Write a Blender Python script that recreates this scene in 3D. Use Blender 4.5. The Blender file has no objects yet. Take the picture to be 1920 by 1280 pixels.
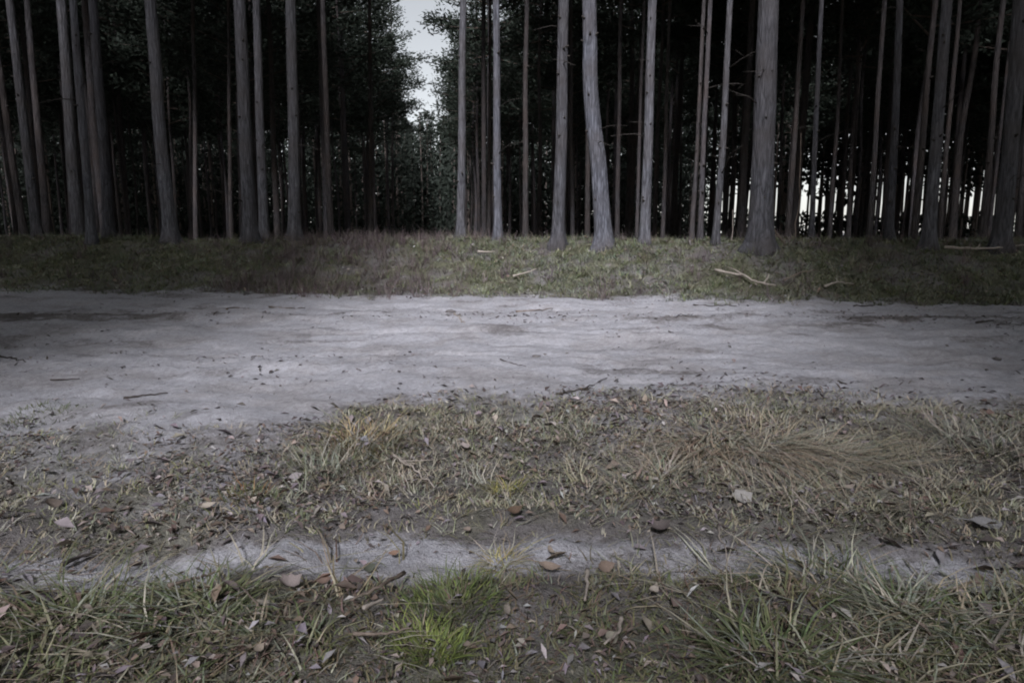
import bpy, math, random
import numpy as np

# ------------------------------------------------------------------ camera, sky, sun, exposure
sc = bpy.context.scene
COL = sc.collection
F = 1300.0                                   # focal length in photograph pixels (1920 wide)
PITCH = math.radians(9.1)
CAM_H = 1.1
cam_data = bpy.data.cameras.new("camera")
cam_data.sensor_width = 36.0
cam_data.lens = 36.0 * F / 1920.0
cam_data.clip_start = 0.05
cam_data.clip_end = 3000.0
cam = bpy.data.objects.new("camera", cam_data)
cam.location = (0, 0, CAM_H)
cam.rotation_euler = (math.radians(90) - PITCH, 0, 0)
COL.objects.link(cam)
sc.camera = cam

SUN_EL = math.radians(38)
SUN_AZ = math.radians(188)                   # behind the viewer, a little to the left
world = bpy.data.worlds.new("World")
sc.world = world
world.use_nodes = True
wn = world.node_tree
wn.nodes.clear()
w_out = wn.nodes.new("ShaderNodeOutputWorld")
w_bg = wn.nodes.new("ShaderNodeBackground")
w_bg.inputs["Strength"].default_value = 0.08
w_sky = wn.nodes.new("ShaderNodeTexSky")
w_sky.sky_type = 'NISHITA'
w_sky.sun_disc = False
w_sky.sun_elevation = SUN_EL
w_sky.sun_rotation = SUN_AZ
w_sky.dust_density = 0.6
w_sky.air_density = 1.0
w_sky.ozone_density = 1.0
w_hsv = wn.nodes.new("ShaderNodeHueSaturation")   # a veiled, overcast sky: most of the blue is gone
w_hsv.inputs["Saturation"].default_value = 0.22
wn.links.new(w_sky.outputs["Color"], w_hsv.inputs["Color"])
wn.links.new(w_hsv.outputs["Color"], w_bg.inputs["Color"])
wn.links.new(w_bg.outputs["Background"], w_out.inputs["Surface"])

sun_data = bpy.data.lights.new("sun", 'SUN')
sun_data.energy = 3.5
sun_data.angle = math.radians(10)
sun_data.color = (0.89, 0.90, 1.0)
sun = bpy.data.objects.new("sun", sun_data)
sun.location = (0, -20, 30)
sun.rotation_euler = (math.radians(90) - SUN_EL, 0, -SUN_AZ + math.radians(180))
COL.objects.link(sun)

sc.view_settings.view_transform = 'Standard'
sc.view_settings.look = 'None'
sc.view_settings.exposure = 0.6
sc.view_settings.gamma = 1.0
sc.view_settings.use_curve_mapping = False
sc.render.engine = 'CYCLES'
sc.cycles.max_bounces = 3
sc.cycles.diffuse_bounces = 2
sc.cycles.glossy_bounces = 1
sc.cycles.transmission_bounces = 1
sc.cycles.transparent_max_bounces = 8
sc.cycles.filter_width = 2.0
sc.cycles.use_denoising = True
sc.cycles.use_adaptive_sampling = True
sc.cycles.adaptive_threshold = 0.03

RNG = np.random.default_rng(11)
random.seed(5)

# ------------------------------------------------------------------ helpers
def _hash(ix, iy, seed):
    n = (ix.astype(np.int64) * 374761393 + iy.astype(np.int64) * 668265263 + seed * 974634777) & 0xFFFFFFFF
    n = ((n ^ (n >> 13)) * 1274126177) & 0xFFFFFFFF
    n = n ^ (n >> 16)
    return (n & 0xFFFF) / 32767.5 - 1.0

def noise2(x, y, seed=0):
    x = np.asarray(x, float); y = np.asarray(y, float)
    ix = np.floor(x); iy = np.floor(y)
    fx = x - ix; fy = y - iy
    fx = fx * fx * (3 - 2 * fx); fy = fy * fy * (3 - 2 * fy)
    a = _hash(ix, iy, seed); b = _hash(ix + 1, iy, seed)
    c = _hash(ix, iy + 1, seed); d = _hash(ix + 1, iy + 1, seed)
    return (a * (1 - fx) + b * fx) * (1 - fy) + (c * (1 - fx) + d * fx) * fy

def fbm(x, y, seed=0, octv=4):
    s = 0.0; amp = 0.5; fr = 1.0
    for o in range(octv):
        s = s + amp * noise2(np.asarray(x) * fr + 17.3 * o, np.asarray(y) * fr - 9.1 * o, seed + o)
        amp *= 0.5; fr *= 2.03
    return s

def sstep(a, b, x):
    t = np.clip((np.asarray(x, float) - a) / (b - a), 0, 1)
    return t * t * (3 - 2 * t)

def far_line(x):
    return 11.45 - 0.15 * np.clip(np.asarray(x, float), -40, 25)

def road_far(x):
    x = np.asarray(x, float)
    return far_line(x) + 0.22 * fbm(x * 0.7, x * 0 + 3, 41, 4)

def road_near(x):
    x = np.asarray(x, float)
    base = 4.55 - 1.2 * sstep(-0.4, -1.5, x) - 0.03 * x
    return base + 0.5 * fbm(x * 1.1, x * 0 + 8, 42, 4)

def rut_centre(x):
    x = np.asarray(x, float)
    return 2.19 + 0.04 * np.sin(x * 1.7 + 0.6)

def ridge_line(x):
    return 8.65 - 0.03 * np.asarray(x, float) + 0.12 * fbm(np.asarray(x) * 0.5, np.asarray(x) * 0 + 2, 44, 3)

def H(x, y):
    """height of the terrain"""
    x = np.asarray(x, float); y = np.asarray(y, float)
    yf = far_line(x)
    z = 0.80 * sstep(yf - 0.1, yf + 3.7, y)                         # bank on the far side of the road
    z = z + 0.06 * np.exp(-((y - yf - 3.9) / 1.0) ** 2) - 0.75 * sstep(yf + 5.0, yf + 22.0, y)
    bank = sstep(yf + 0.0, yf + 1.0, y)
    z = z + bank * (0.15 * fbm(x * 0.8, y * 0.8, 3, 4) + 0.05 * fbm(x * 4, y * 4, 5, 3)) * sstep(120, 40, y)
    verge = sstep(4.7, 3.9, y)
    z = z + verge * (0.09 * fbm(x * 1.4 + 4, y * 1.4, 7, 4) + 0.035 * fbm(x * 7, y * 7, 9, 3) + 0.02)
    d = np.abs(y - rut_centre(x))
    z = z - 0.05 * sstep(0.30, 0.07, d) * sstep(3.5, 1.2, np.abs(x + 0.5))
    rd = (1 - bank) * (1 - verge)
    z = z + rd * (0.05 * fbm(x * 1.1, y * 2.2, 13, 4) + 0.034 * fbm(x * 5, y * 8, 15, 4) + 0.016 * fbm(x * 14, y * 20, 16, 2))
    z = z - rd * 0.05 * sstep(0.6, 0.1, np.abs(y - 9.8 + 0.10 * x))       # far wheel track
    z = z - rd * 0.03 * sstep(1.0, 0.2, np.abs(y - 6.4 + 0.04 * x))       # near wheel track
    for k, (y0, sl, dp, hw) in enumerate(((9.75, 0.10, 0.05, 0.16), (7.5, 0.06, 0.035, 0.17), (6.1, 0.05, 0.03, 0.15), (5.3, 0.03, 0.022, 0.14))):
        q_ = np.abs(y - y0 + sl * x - 0.16 * fbm(x * 0.45, x * 0 + k * 7.0, 19, 3)) / hw
        z = z - rd * dp * (sstep(1.0, 0.35, q_) - 0.55 * np.exp(-((q_ - 1.35) / 0.35) ** 2)) * (0.55 + 0.9 * fbm(x * 0.8 + k * 5, y * 0 + k, 20, 3))
    z = z + rd * 0.05 * sstep(0.40, 0.05, np.abs(y - ridge_line(x))) * (0.6 + 0.8 * fbm(x * 1.5, y * 0, 18, 3))
    z = z - 2.5 * sstep(75, 190, y) * sstep(15, 45, x)                     # open field falls away on the right
    return z

def ray(u, v):
    cx = (u - 960.0) / F; cy = (640.0 - v) / F
    return np.array([cx, math.cos(PITCH) + cy * math.sin(PITCH), -math.sin(PITCH) + cy * math.cos(PITCH)])

def at_depth(u, v, d):
    r = ray(u, v)
    t = d / r[1]
    return np.array([0, 0, CAM_H]) + r * t

_S = np.concatenate([np.arange(1.2, 20, 0.01), np.arange(20, 60, 0.1)])
def on_ground(u, v, dmax=60):
    r = ray(u, v)
    t = _S / r[1]
    px = r[0] * t; pz = CAM_H + r[2] * t
    below = np.nonzero(pz < H(px, _S))[0]
    i = below[0] if len(below) else len(_S) - 1
    return np.array([px[i], _S[i], float(H(px[i], _S[i]))])

def make_mesh(name, verts, tris=None, quads=None, col=None, smooth=False):
    me = bpy.data.meshes.new(name)
    verts = np.asarray(verts, np.float32)
    me.vertices.add(len(verts))
    me.vertices.foreach_set("co", verts.ravel())
    idx = []; tot = []
    if quads is not None and len(quads):
        q = np.asarray(quads, np.int32); idx.append(q.ravel()); tot.append(np.full(len(q), 4, np.int32))
    if tris is not None and len(tris):
        t = np.asarray(tris, np.int32); idx.append(t.ravel()); tot.append(np.full(len(t), 3, np.int32))
    idx = np.concatenate(idx); tot = np.concatenate(tot)
    me.loops.add(len(idx)); me.loops.foreach_set("vertex_index", idx)
    me.polygons.add(len(tot))
    start = np.concatenate([[0], np.cumsum(tot)[:-1]]).astype(np.int32)
    me.polygons.foreach_set("loop_start", start)
    me.polygons.foreach_set("loop_total", tot)
    if smooth:
        me.polygons.foreach_set("use_smooth", np.ones(len(tot), bool))
    me.update(calc_edges=True)
    if col is not None:
        a = me.color_attributes.new("tint", 'FLOAT_COLOR', 'POINT')
        c = np.ones((len(verts), 4), np.float32); c[:, :3] = col
        a.data.foreach_set("color", c.ravel())
    me.validate()
    return me

def add_float(me, name, vals):
    a = me.attributes.new(name, 'FLOAT', 'POINT')
    a.data.foreach_set("value", np.asarray(vals, np.float32).ravel())

def sandiness(x, y):
    """how much sand lies on the earth: 1 on the road, fading raggedly into the verges"""
    n = fbm(x * 2.2, y * 3.4, 81, 5) + 0.5 * fbm(x * 9, y * 12, 83, 3)
    e = np.minimum(y - road_near(x), road_far(x) - y) + 0.85 * n
    a = sstep(-0.9, 0.55, e)
    r = 0.8 * sstep(0.6, 0.0, np.abs(y - ridge_line(x)) - 0.8 * n - 0.02) * sstep(-0.35, 0.2, fbm(x * 0.6, y * 0.6, 85, 3) + 0.22)
    a = a * (1 - r)
    spot = sstep(0.12, 0.5, fbm(x * 1.3, y * 2.6, 87, 4)) * 0.55
    a = a * (1 - spot)
    verge = 0.5 * sstep(4.8, 4.2, y) * sstep(2.4, 2.6, y) * sstep(-0.1, 0.35, fbm(x * 1.6, y * 1.6, 89, 4))
    fade = (0.72 + 0.28 * sstep(-1.6, -0.9, x)) * (0.72 + 0.28 * sstep(0.4, -0.2, x)) * sstep(2.2, 1.5, x) * sstep(-3.2, -2.2, x) * (1 - 0.5 * sstep(0.05, 0.3, n) * sstep(-0.2, 0.2, np.abs(x + 0.6) - 0.6))
    rr = 1.1 * fade * sstep(0.21, 0.06, np.abs(y - rut_centre(x)) - 0.10 * n)
    return np.clip(np.maximum(np.maximum(a, rr), verge), 0, 1)

def mossiness(x, y):
    n = fbm(x * 1.5, y * 1.5, 95, 4) + 0.6 * fbm(x * 6, y * 6, 97, 3)
    b = sstep(0.0, 0.5, y - road_far(x)) * sstep(-0.45, 0.15, n)
    v = 0.6 * sstep(0.3, -0.4, y - road_near(x)) * sstep(-0.25, 0.3, n)
    return np.clip(np.maximum(b, v), 0, 1) * (1 - sstep(20, 40, y))

def link(name, me, mat, parent=None, loc=None):
    o = bpy.data.objects.new(name, me)
    COL.objects.link(o)
    if mat is not None and me is not None and len(me.materials) == 0:
        me.materials.append(mat)
    if parent is not None:
        o.parent = parent
    if loc is not None:
        o.location = loc
    return o

def tag(o, label=None, cat=None, group=None, kind=None):
    if label: o["label"] = label
    if cat: o["category"] = cat
    if group: o["group"] = group
    if kind: o["kind"] = kind
    return o

def empty(name, loc, label, cat, group=None):
    o = bpy.data.objects.new(name, None)
    o.empty_display_size = 0.2
    COL.objects.link(o); o.location = loc
    return tag(o, label, cat, group)

def grid_mesh(name, xs, ys, zf, **kw):
    X, Y = np.meshgrid(xs, ys)
    Z = zf(X, Y)
    V = np.stack([X, Y, Z], -1).reshape(-1, 3)
    nx = len(xs); ny = len(ys)
    i = np.arange(ny - 1)[:, None] * nx + np.arange(nx - 1)[None, :]
    q = np.stack([i, i + 1, i + nx + 1, i + nx], -1).reshape(-1, 4)
    return make_mesh(name, V, quads=q, **kw)

def graded(lo, hi, step, outlo, outhi, g=1.12):
    mid = list(np.arange(lo, hi, step)) + [hi]
    a = []; s = step; p = lo
    while p > outlo:
        s = min(s * g, 40); p -= s; a.append(p)
    b = []; s = step; p = hi
    while p < outhi:
        s = min(s * g, 40); p += s; b.append(p)
    return np.array(a[::-1] + mid + b)

def tube(pts, radii, seg=8, cap=True, jitter=None, start_angle=0.0):
    """verts, quads, tris of a tube along pts (n,3)"""
    pts = np.asarray(pts, float); n = len(pts)
    radii = np.broadcast_to(np.asarray(radii, float), (n,))
    tan = np.gradient(pts, axis=0)
    tan /= np.linalg.norm(tan, axis=1)[:, None] + 1e-9
    ref = np.array([0, 0, 1.0]) if abs(tan[0][2]) < 0.8 else np.array([1.0, 0, 0])
    u = np.cross(tan, ref); u /= np.linalg.norm(u, axis=1)[:, None] + 1e-9
    w = np.cross(tan, u)
    a = np.linspace(0, 2 * np.pi, seg, endpoint=False) + start_angle
    r = radii[:, None] * np.ones((1, seg))
    if jitter is not None:
        r = r * (1 + jitter)
    V = pts[:, None, :] + r[:, :, None] * (np.cos(a)[None, :, None] * u[:, None, :] + np.sin(a)[None, :, None] * w[:, None, :])
    V = V.reshape(-1, 3)
    i = np.arange(n - 1)[:, None] * seg; j = np.arange(seg)[None, :]; k = (j + 1) % seg
    q = np.stack([i + j, i + k, i + seg + k, i + seg + j], -1).reshape(-1, 4)
    t = []
    if cap:
        V = np.vstack([V, pts[0], pts[-1]])
        b0 = n * seg; b1 = b0 + 1
        for jj in range(seg):
            kk = (jj + 1) % seg
            t.append((b0, kk, jj)); t.append((b1, (n - 1) * seg + jj, (n - 1) * seg + kk))
    return V, q, np.array(t, int).reshape(-1, 3)

def merge(parts):
    Vs = []; Qs = []; Ts = []; o = 0
    for V, q, t in parts:
        Vs.append(V)
        if len(q): Qs.append(np.asarray(q) + o)
        if len(t): Ts.append(np.asarray(t) + o)
        o += len(V)
    return np.vstack(Vs), (np.vstack(Qs) if Qs else np.zeros((0, 4), int)), (np.vstack(Ts) if Ts else np.zeros((0, 3), int))

# ------------------------------------------------------------------ materials
def new_mat(name):
    m = bpy.data.materials.new(name); m.use_nodes = True
    nt = m.node_tree; b = nt.nodes["Principled BSDF"]
    b.inputs["Roughness"].default_value = 0.9
    b.inputs["Specular IOR Level"].default_value = 0.2
    return m, nt, b

def N(nt, t, **kw):
    n = nt.nodes.new(t)
    for k, v in kw.items():
        if k in n.inputs: n.inputs[k].default_value = v
        else: setattr(n, k, v)
    return n

def ramp(nt, fac, stops):
    r = nt.nodes.new("ShaderNodeValToRGB")
    e = r.color_ramp.elements
    while len(e) < len(stops): e.new(0.5)
    for i, (p, c) in enumerate(stops):
        e[i].position = p; e[i].color = (*c, 1)
    nt.links.new(fac, r.inputs["Fac"])
    return r

def mix(nt, fac, a, b, blend='MIX'):
    m = nt.nodes.new("ShaderNodeMix"); m.data_type = 'RGBA'; m.blend_type = blend
    for s, v in ((m.inputs[6], a), (m.inputs[7], b)):
        if isinstance(v, tuple): s.default_value = (*v, 1)
        else: nt.links.new(v, s)
    if isinstance(fac, float): m.inputs[0].default_value = fac
    else: nt.links.new(fac, m.inputs[0])
    return m.outputs[2]

def earth_mat(name, soil, sand, bump=0.7):
    """soil and sand, mixed by the 'sand' attribute stored on the mesh"""
    m, nt, b = new_mat(name)
    tc = N(nt, "ShaderNodeTexCoord")
    n1 = N(nt, "ShaderNodeTexNoise", Scale=1.1, Detail=5.0, Roughness=0.65)
    n2 = N(nt, "ShaderNodeTexNoise", Scale=24.0, Detail=4.0, Roughness=0.7)
    n3 = N(nt, "ShaderNodeTexNoise", Scale=130.0, Detail=2.0, Roughness=0.7)
    for n in (n1, n2, n3): nt.links.new(tc.outputs["Object"], n.inputs["Vector"])
    at = N(nt, "ShaderNodeAttribute", attribute_name="sand")
    r1 = ramp(nt, n1.outputs["Fac"], soil)
    r2 = ramp(nt, n1.outputs["Fac"], sand)
    ad = N(nt, "ShaderNodeMath", operation='MULTIPLY_ADD'); ad.inputs[1].default_value = 0.8; ad.inputs[2].default_value = -0.4
    nt.links.new(n2.outputs["Fac"], ad.inputs[0])
    ad2 = N(nt, "ShaderNodeMath", operation='ADD')
    nt.links.new(ad.outputs[0], ad2.inputs[0]); nt.links.new(at.outputs["Fac"], ad2.inputs[1])
    f = ramp(nt, ad2.outputs[0], [(0.22, (0, 0, 0)), (0.78, (1, 1, 1))])
    c = mix(nt, f.outputs["Color"], r1.outputs["Color"], r2.outputs["Color"])
    am = N(nt, "ShaderNodeAttribute", attribute_name="moss")
    mcol = ramp(nt, n2.outputs["Fac"], [(0.3, (0.065, 0.062, 0.042)), (0.48, (0.12, 0.123, 0.068)), (0.68, (0.20, 0.19, 0.12))])
    ms = N(nt, "ShaderNodeMath", operation='MULTIPLY'); ms.inputs[1].default_value = 0.85
    nt.links.new(am.outputs["Fac"], ms.inputs[0])
    c = mix(nt, ms.outputs[0], c, mcol.outputs["Color"])
    g = ramp(nt, n3.outputs["Fac"], [(0.3, (0.66, 0.66, 0.66)), (0.7, (1.22, 1.22, 1.22))])
    c2 = mix(nt, 0.8, c, g.outputs["Color"], 'MULTIPLY')
    g2 = ramp(nt, n2.outputs["Fac"], [(0.32, (0.72, 0.71, 0.70)), (0.62, (1.08, 1.08, 1.08))])
    c2 = mix(nt, 0.8, c2, g2.outputs["Color"], 'MULTIPLY')
    nt.links.new(c2, b.inputs["Base Color"])
    bp = N(nt, "ShaderNodeBump", Strength=bump, Distance=0.02)
    a3 = N(nt, "ShaderNodeMath", operation='ADD')
    nt.links.new(n2.outputs["Fac"], a3.inputs[0]); nt.links.new(n3.outputs["Fac"], a3.inputs[1])
    nt.links.new(a3.outputs[0], bp.inputs["Height"])
    nt.links.new(bp.outputs["Normal"], b.inputs["Normal"])
    return m

SOIL = [(0.3, (0.125, 0.11, 0.103)), (0.5, (0.185, 0.168, 0.158)), (0.7, (0.26, 0.24, 0.23))]
SAND = [(0.28, (0.30, 0.285, 0.285)), (0.42, (0.42, 0.40, 0.40)), (0.52, (0.44, 0.43, 0.445)), (0.68, (0.52, 0.50, 0.505))]
M_SOIL = earth_mat("earth", SOIL, SAND, 0.7)

def tint_mat(name, rough=0.75, transl=0.0, var=0.25):
    m, nt, b = new_mat(name)
    at = N(nt, "ShaderNodeAttribute", attribute_name="tint")
    tc = N(nt, "ShaderNodeTexCoord")
    n = N(nt, "ShaderNodeTexNoise", Scale=30.0, Detail=3.0)
    nt.links.new(tc.outputs["Object"], n.inputs["Vector"])
    g = ramp(nt, n.outputs["Fac"], [(0.3, (1 - var,) * 3), (0.7, (1 + var,) * 3)])
    c = mix(nt, 1.0, at.outputs["Color"], g.outputs["Color"], 'MULTIPLY')
    nt.links.new(c, b.inputs["Base Color"])
    b.inputs["Roughness"].default_value = rough
    if transl > 0:
        tr = N(nt, "ShaderNodeBsdfTranslucent"); nt.links.new(c, tr.inputs["Color"])
        mx = N(nt, "ShaderNodeMixShader"); mx.inputs[0].default_value = transl
        nt.links.new(b.outputs[0], mx.inputs[1]); nt.links.new(tr.outputs[0], mx.inputs[2])
        nt.links.new(mx.outputs[0], nt.nodes["Material Output"].inputs["Surface"])
    return m

M_GRASS = tint_mat("grass_blade", 0.7, 0.0)
M_LITTER = tint_mat("litter_leaf", 0.8)

def bark_mat(name, base, dark, pale, warm):
    m, nt, b = new_mat(name)
    tc = N(nt, "ShaderNodeTexCoord")
    mp = N(nt, "ShaderNodeMapping"); mp.inputs["Scale"].default_value = (22, 22, 3.0)
    nt.links.new(tc.outputs["Object"], mp.inputs["Vector"])
    wn_ = N(nt, "ShaderNodeTexNoise", Scale=0.9, Detail=4.0)
    nt.links.new(mp.outputs["Vector"], wn_.inputs["Vector"])
    wob = mix(nt, 1.0, mp.outputs["Vector"], wn_.outputs["Color"], 'ADD')
    vo = N(nt, "ShaderNodeTexVoronoi", feature='DISTANCE_TO_EDGE', Scale=0.8)
    nt.links.new(wob, vo.inputs["Vector"])
    n2 = N(nt, "ShaderNodeTexNoise", Scale=0.9, Detail=4.0, Roughness=0.7)
    nt.links.new(mp.outputs["Vector"], n2.inputs["Vector"])
    n3 = N(nt, "ShaderNodeTexNoise", Scale=1.1, Detail=3.0)
    nt.links.new(tc.outputs["Object"], n3.inputs["Vector"])
    oi = N(nt, "ShaderNodeObjectInfo")
    plates = ramp(nt, n2.outputs["Fac"], [(0.28, dark), (0.5, base), (0.75, pale)])
    blotch = ramp(nt, n3.outputs["Fac"], [(0.42, (0, 0, 0)), (0.66, (0.85, 0.85, 0.85))])
    c = mix(nt, blotch.outputs["Color"], plates.outputs["Color"], warm)
    cr = ramp(nt, vo.outputs["Distance"], [(0.0, (0.30, 0.28, 0.27)), (0.14, (1.08, 1.08, 1.08))])
    cf = ramp(nt, n3.outputs["Fac"], [(0.3, (0.75, 0.75, 0.75)), (0.6, (0.2, 0.2, 0.2))])
    c = mix(nt, cf.outputs["Color"], c, cr.outputs["Color"], 'MULTIPLY')
    rv = ramp(nt, oi.outputs["Random"], [(0.0, (0.68, 0.66, 0.66)), (0.5, (1.05, 1.0, 0.95)), (1.0, (1.2, 1.2, 1.25))])
    c = mix(nt, 1.0, c, rv.outputs["Color"], 'MULTIPLY')
    nt.links.new(c, b.inputs["Base Color"])
    bp = N(nt, "ShaderNodeBump", Strength=1.0, Distance=0.05)
    ad = N(nt, "ShaderNodeMath", operation='MULTIPLY_ADD'); ad.inputs[1].default_value = 0.6
    mn = N(nt, "ShaderNodeMath", operation='MINIMUM'); mn.inputs[1].default_value = 0.25
    nt.links.new(vo.outputs["Distance"], mn.inputs[0])
    nt.links.new(n2.outputs["Fac"], ad.inputs[0]); nt.links.new(mn.outputs[0], ad.inputs[2])
    nt.links.new(ad.outputs[0], bp.inputs["Height"]); nt.links.new(bp.outputs["Normal"], b.inputs["Normal"])
    b.inputs["Roughness"].default_value = 0.95
    return m

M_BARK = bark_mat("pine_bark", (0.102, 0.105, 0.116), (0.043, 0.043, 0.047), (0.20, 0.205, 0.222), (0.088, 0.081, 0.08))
M_BARK_SHADED = bark_mat("pine_bark_shaded", (0.066, 0.062, 0.063), (0.036, 0.033, 0.033), (0.105, 0.10, 0.10), (0.078, 0.062, 0.054))  # darker copy of the bark for deeper stems, forest shade in its colour

def plain_mat(name, a, b_, scale=12.0, rough=0.85):
    m, nt, b = new_mat(name)
    tc = N(nt, "ShaderNodeTexCoord")
    n = N(nt, "ShaderNodeTexNoise", Scale=scale, Detail=5.0, Roughness=0.65)
    nt.links.new(tc.outputs["Object"], n.inputs["Vector"])
    r = ramp(nt, n.outputs["Fac"], [(0.3, a), (0.7, b_)])
    nt.links.new(r.outputs["Color"], b.inputs["Base Color"])
    bp = N(nt, "ShaderNodeBump", Strength=0.5, Distance=0.004)
    nt.links.new(n.outputs["Fac"], bp.inputs["Height"]); nt.links.new(bp.outputs["Normal"], b.inputs["Normal"])
    b.inputs["Roughness"].default_value = rough
    return m

M_STUB = plain_mat("dead_wood_dark", (0.035, 0.03, 0.027), (0.08, 0.07, 0.06))
M_STICKD = plain_mat("stick_dark", (0.04, 0.034, 0.03), (0.09, 0.075, 0.065), 40)
M_STICKP = plain_mat("stick_pale", (0.26, 0.22, 0.18), (0.46, 0.40, 0.34), 40)
M_STICKM = plain_mat("stick_brown", (0.13, 0.10, 0.08), (0.24, 0.19, 0.15), 40)
M_NEEDLE = tint_mat("pine_needles", 0.7, 0.0, 0.3)

# ------------------------------------------------------------------ setting: ground, road, sandy rut
xs = graded(-9.5, 9.5, 0.07, -500, 500, 1.10)
ys = graded(1.0, 16.0, 0.06, -300, 900, 1.10)
gm = grid_mesh("ground", xs, ys, H, smooth=True)
GX, GY = np.meshgrid(xs, ys)
gsand = sandiness(GX, GY)
gsand = np.maximum(gsand, 0.5 * sstep(72, 84, GY) * sstep(0.26, 0.30, GX / np.maximum(GY, 1)))      # pale open field far right
add_float(gm, "sand", gsand)
add_float(gm, "moss", mossiness(GX, GY) * (1 - 0.8 * gsand))
ground = link("ground", gm, M_SOIL)
tag(ground, kind="structure")

rx = graded(-9.5, 9.5, 0.05, -180, 180, 1.10)
rt = np.linspace(0, 1, 170)
RX, RT = np.meshgrid(rx, rt)
yn = road_near(RX) - 0.6; yf_ = road_far(RX) + 0.5
RY = yn + (yf_ - yn) * RT
edge = np.minimum(RY - yn, (yf_ - RY))
RZ = H(RX, RY) - 0.02 + 0.028 * sstep(0.1, 1.1, edge) + 0.022 * fbm(RX * 4.5, RY * 6, 23, 4) * sstep(1.5, 0.5, edge)
RZ = np.where(edge > 1.4, np.maximum(RZ, H(RX, RY) + 0.006), RZ)
nx = len(rx); ny = len(rt)
i = np.arange(ny - 1)[:, None] * nx + np.arange(nx - 1)[None, :]
rq = np.stack([i, i + 1, i + nx + 1, i + nx], -1).reshape(-1, 4)
rm = make_mesh("dirt_road", np.stack([RX, RY, RZ], -1).reshape(-1, 3), quads=rq, smooth=True)
add_float(rm, "sand", sandiness(RX, RY))
add_float(rm, "moss", mossiness(RX, RY) * (1 - 0.9 * sandiness(RX, RY)))
road = link("dirt_road", rm, M_SOIL)
tag(road, kind="structure")

tx = np.arange(-3.4, 2.6, 0.03); tt = np.linspace(-0.30, 0.30, 28)
TX, TT = np.meshgrid(tx, tt)
TY = rut_centre(TX) + TT
TZ = H(TX, TY) - 0.014 + 0.022 * sstep(0.28, 0.06, np.abs(TT)) + 0.012 * fbm(TX * 6, TY * 8, 29, 4)
nx = len(tx); ny = len(tt)
i = np.arange(ny - 1)[:, None] * nx + np.arange(nx - 1)[None, :]
tq = np.stack([i, i + 1, i + nx + 1, i + nx], -1).reshape(-1, 4)
tm = make_mesh("sandy_path", np.stack([TX, TY, TZ], -1).reshape(-1, 3), quads=tq, smooth=True)
add_float(tm, "sand", 0.92 * sandiness(TX, TY))
rut = link("sandy_path", tm, M_SOIL)
tag(rut, kind="structure")

# ------------------------------------------------------------------ pines
def crown_mesh(name, seed, h=10.0, r=2.5, n=5600, size=0.27):
    """needle sprays on upswept branches; origin at the tree's base height of the crown"""
    g = np.random.default_rng(seed)
    parts = []; centres = []; dirs = []
    nb = 34
    for k in range(nb):
        f = (k + 0.5) / nb
        z0 = h * (0.02 + 0.93 * f)
        rad = r * (0.55 + 0.6 * math.sin(min(1, f * 1.6 + 0.25) * math.pi * 0.62)) * (1.15 - 0.95 * f ** 1.5) * g.uniform(0.7, 1.15)
        a = k * 2.399 + g.uniform(-.4, .4)
        t = np.linspace(0, 1, 4)
        rise = g.uniform(-0.25, 0.5)
        P = np.stack([np.cos(a) * rad * t, np.sin(a) * rad * t, z0 + rad * rise * t + 0.25 * t * t], -1)
        parts.append(tube(P, np.linspace(0.035, 0.008, 4), 3, cap=False))
        m = max(8, int(n / nb * rad / (r * 0.75)))
        tt_ = g.uniform(0.12, 1.08, m) ** 0.75
        c = np.stack([np.interp(tt_, t, P[:, i_]) for i_ in range(3)], -1)
        c += g.normal(0, 1, (m, 3)) * np.array([0.30, 0.30, 0.20])
        centres.append(c)
        dv = np.array([np.cos(a), np.sin(a), 0.35])[None, :] + g.normal(0, 0.75, (m, 3))
        dirs.append(dv)
    V, q, t_ = merge(parts)
    C = np.vstack(centres); D = np.vstack(dirs); D /= np.linalg.norm(D, axis=1)[:, None]
    R = g.normal(0, 1, C.shape); W = np.cross(D, R); W /= np.linalg.norm(W, axis=1)[:, None] + 1e-9
    L = g.uniform(0.6, 1.3, len(C))[:, None] * size; B = g.uniform(0.10, 0.21, len(C))[:, None] * size
    o = len(V)
    Q = np.stack([C - W * B * 0.35, C + D * L * 0.5 - W * B, C + D * L, C + D * L * 0.45 + W * B], 1).reshape(-1, 3)
    qi = o + np.arange(len(C) * 4).reshape(-1, 4)
    tone = g.uniform(0.6, 1.35, len(C))
    cb = np.stack([0.028 * tone, 0.036 * tone, 0.025 * tone], -1)
    col = np.vstack([np.tile([0.10, 0.075, 0.06], (o, 1)), np.repeat(cb, 4, 0)])
    return make_mesh(name, np.vstack([V, Q]), tris=None, quads=np.vstack([q, qi]), col=col)

CROWNS = [crown_mesh("crown_%s" % c, 60 + k, 10.5 - 0.6 * k, 2.3 + 0.22 * k) for k, c in enumerate(("a", "b", "c", "d"))]

def trunk_geo(path, r0, r1, seg, seed, rough):
    """path (n,3); bark plates as real relief, flare at the foot"""
    n = len(path)
    z = path[:, 2]
    t = (z - z[0]) / (z[-1] - z[0])
    R = r0 + (r1 - r0) * t ** 0.85
    R = R * (1 + 0.5 * np.exp(-np.clip(z - 0.0, 0, None) / 0.16) + 0.16 * np.exp(-np.clip(z, 0, None) / 0.6))
    a = np.linspace(0, 2 * np.pi, seg, endpoint=False)
    A, Z = np.meshgrid(a, z)
    j = rough * (0.9 * fbm(np.cos(A) * 5 + seed, np.sin(A) * 5 + Z * 1.1, seed, 4) + 0.6 * fbm(np.cos(A) * 2, np.sin(A) * 2 + Z * 0.6, seed + 50, 2))
    foot = np.exp(-np.clip(Z, 0, None) / 0.2) * 0.22 * np.cos(A * 4 + seed)
    return tube(path, R, seg, cap=True, jitter=j + foot)

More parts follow.
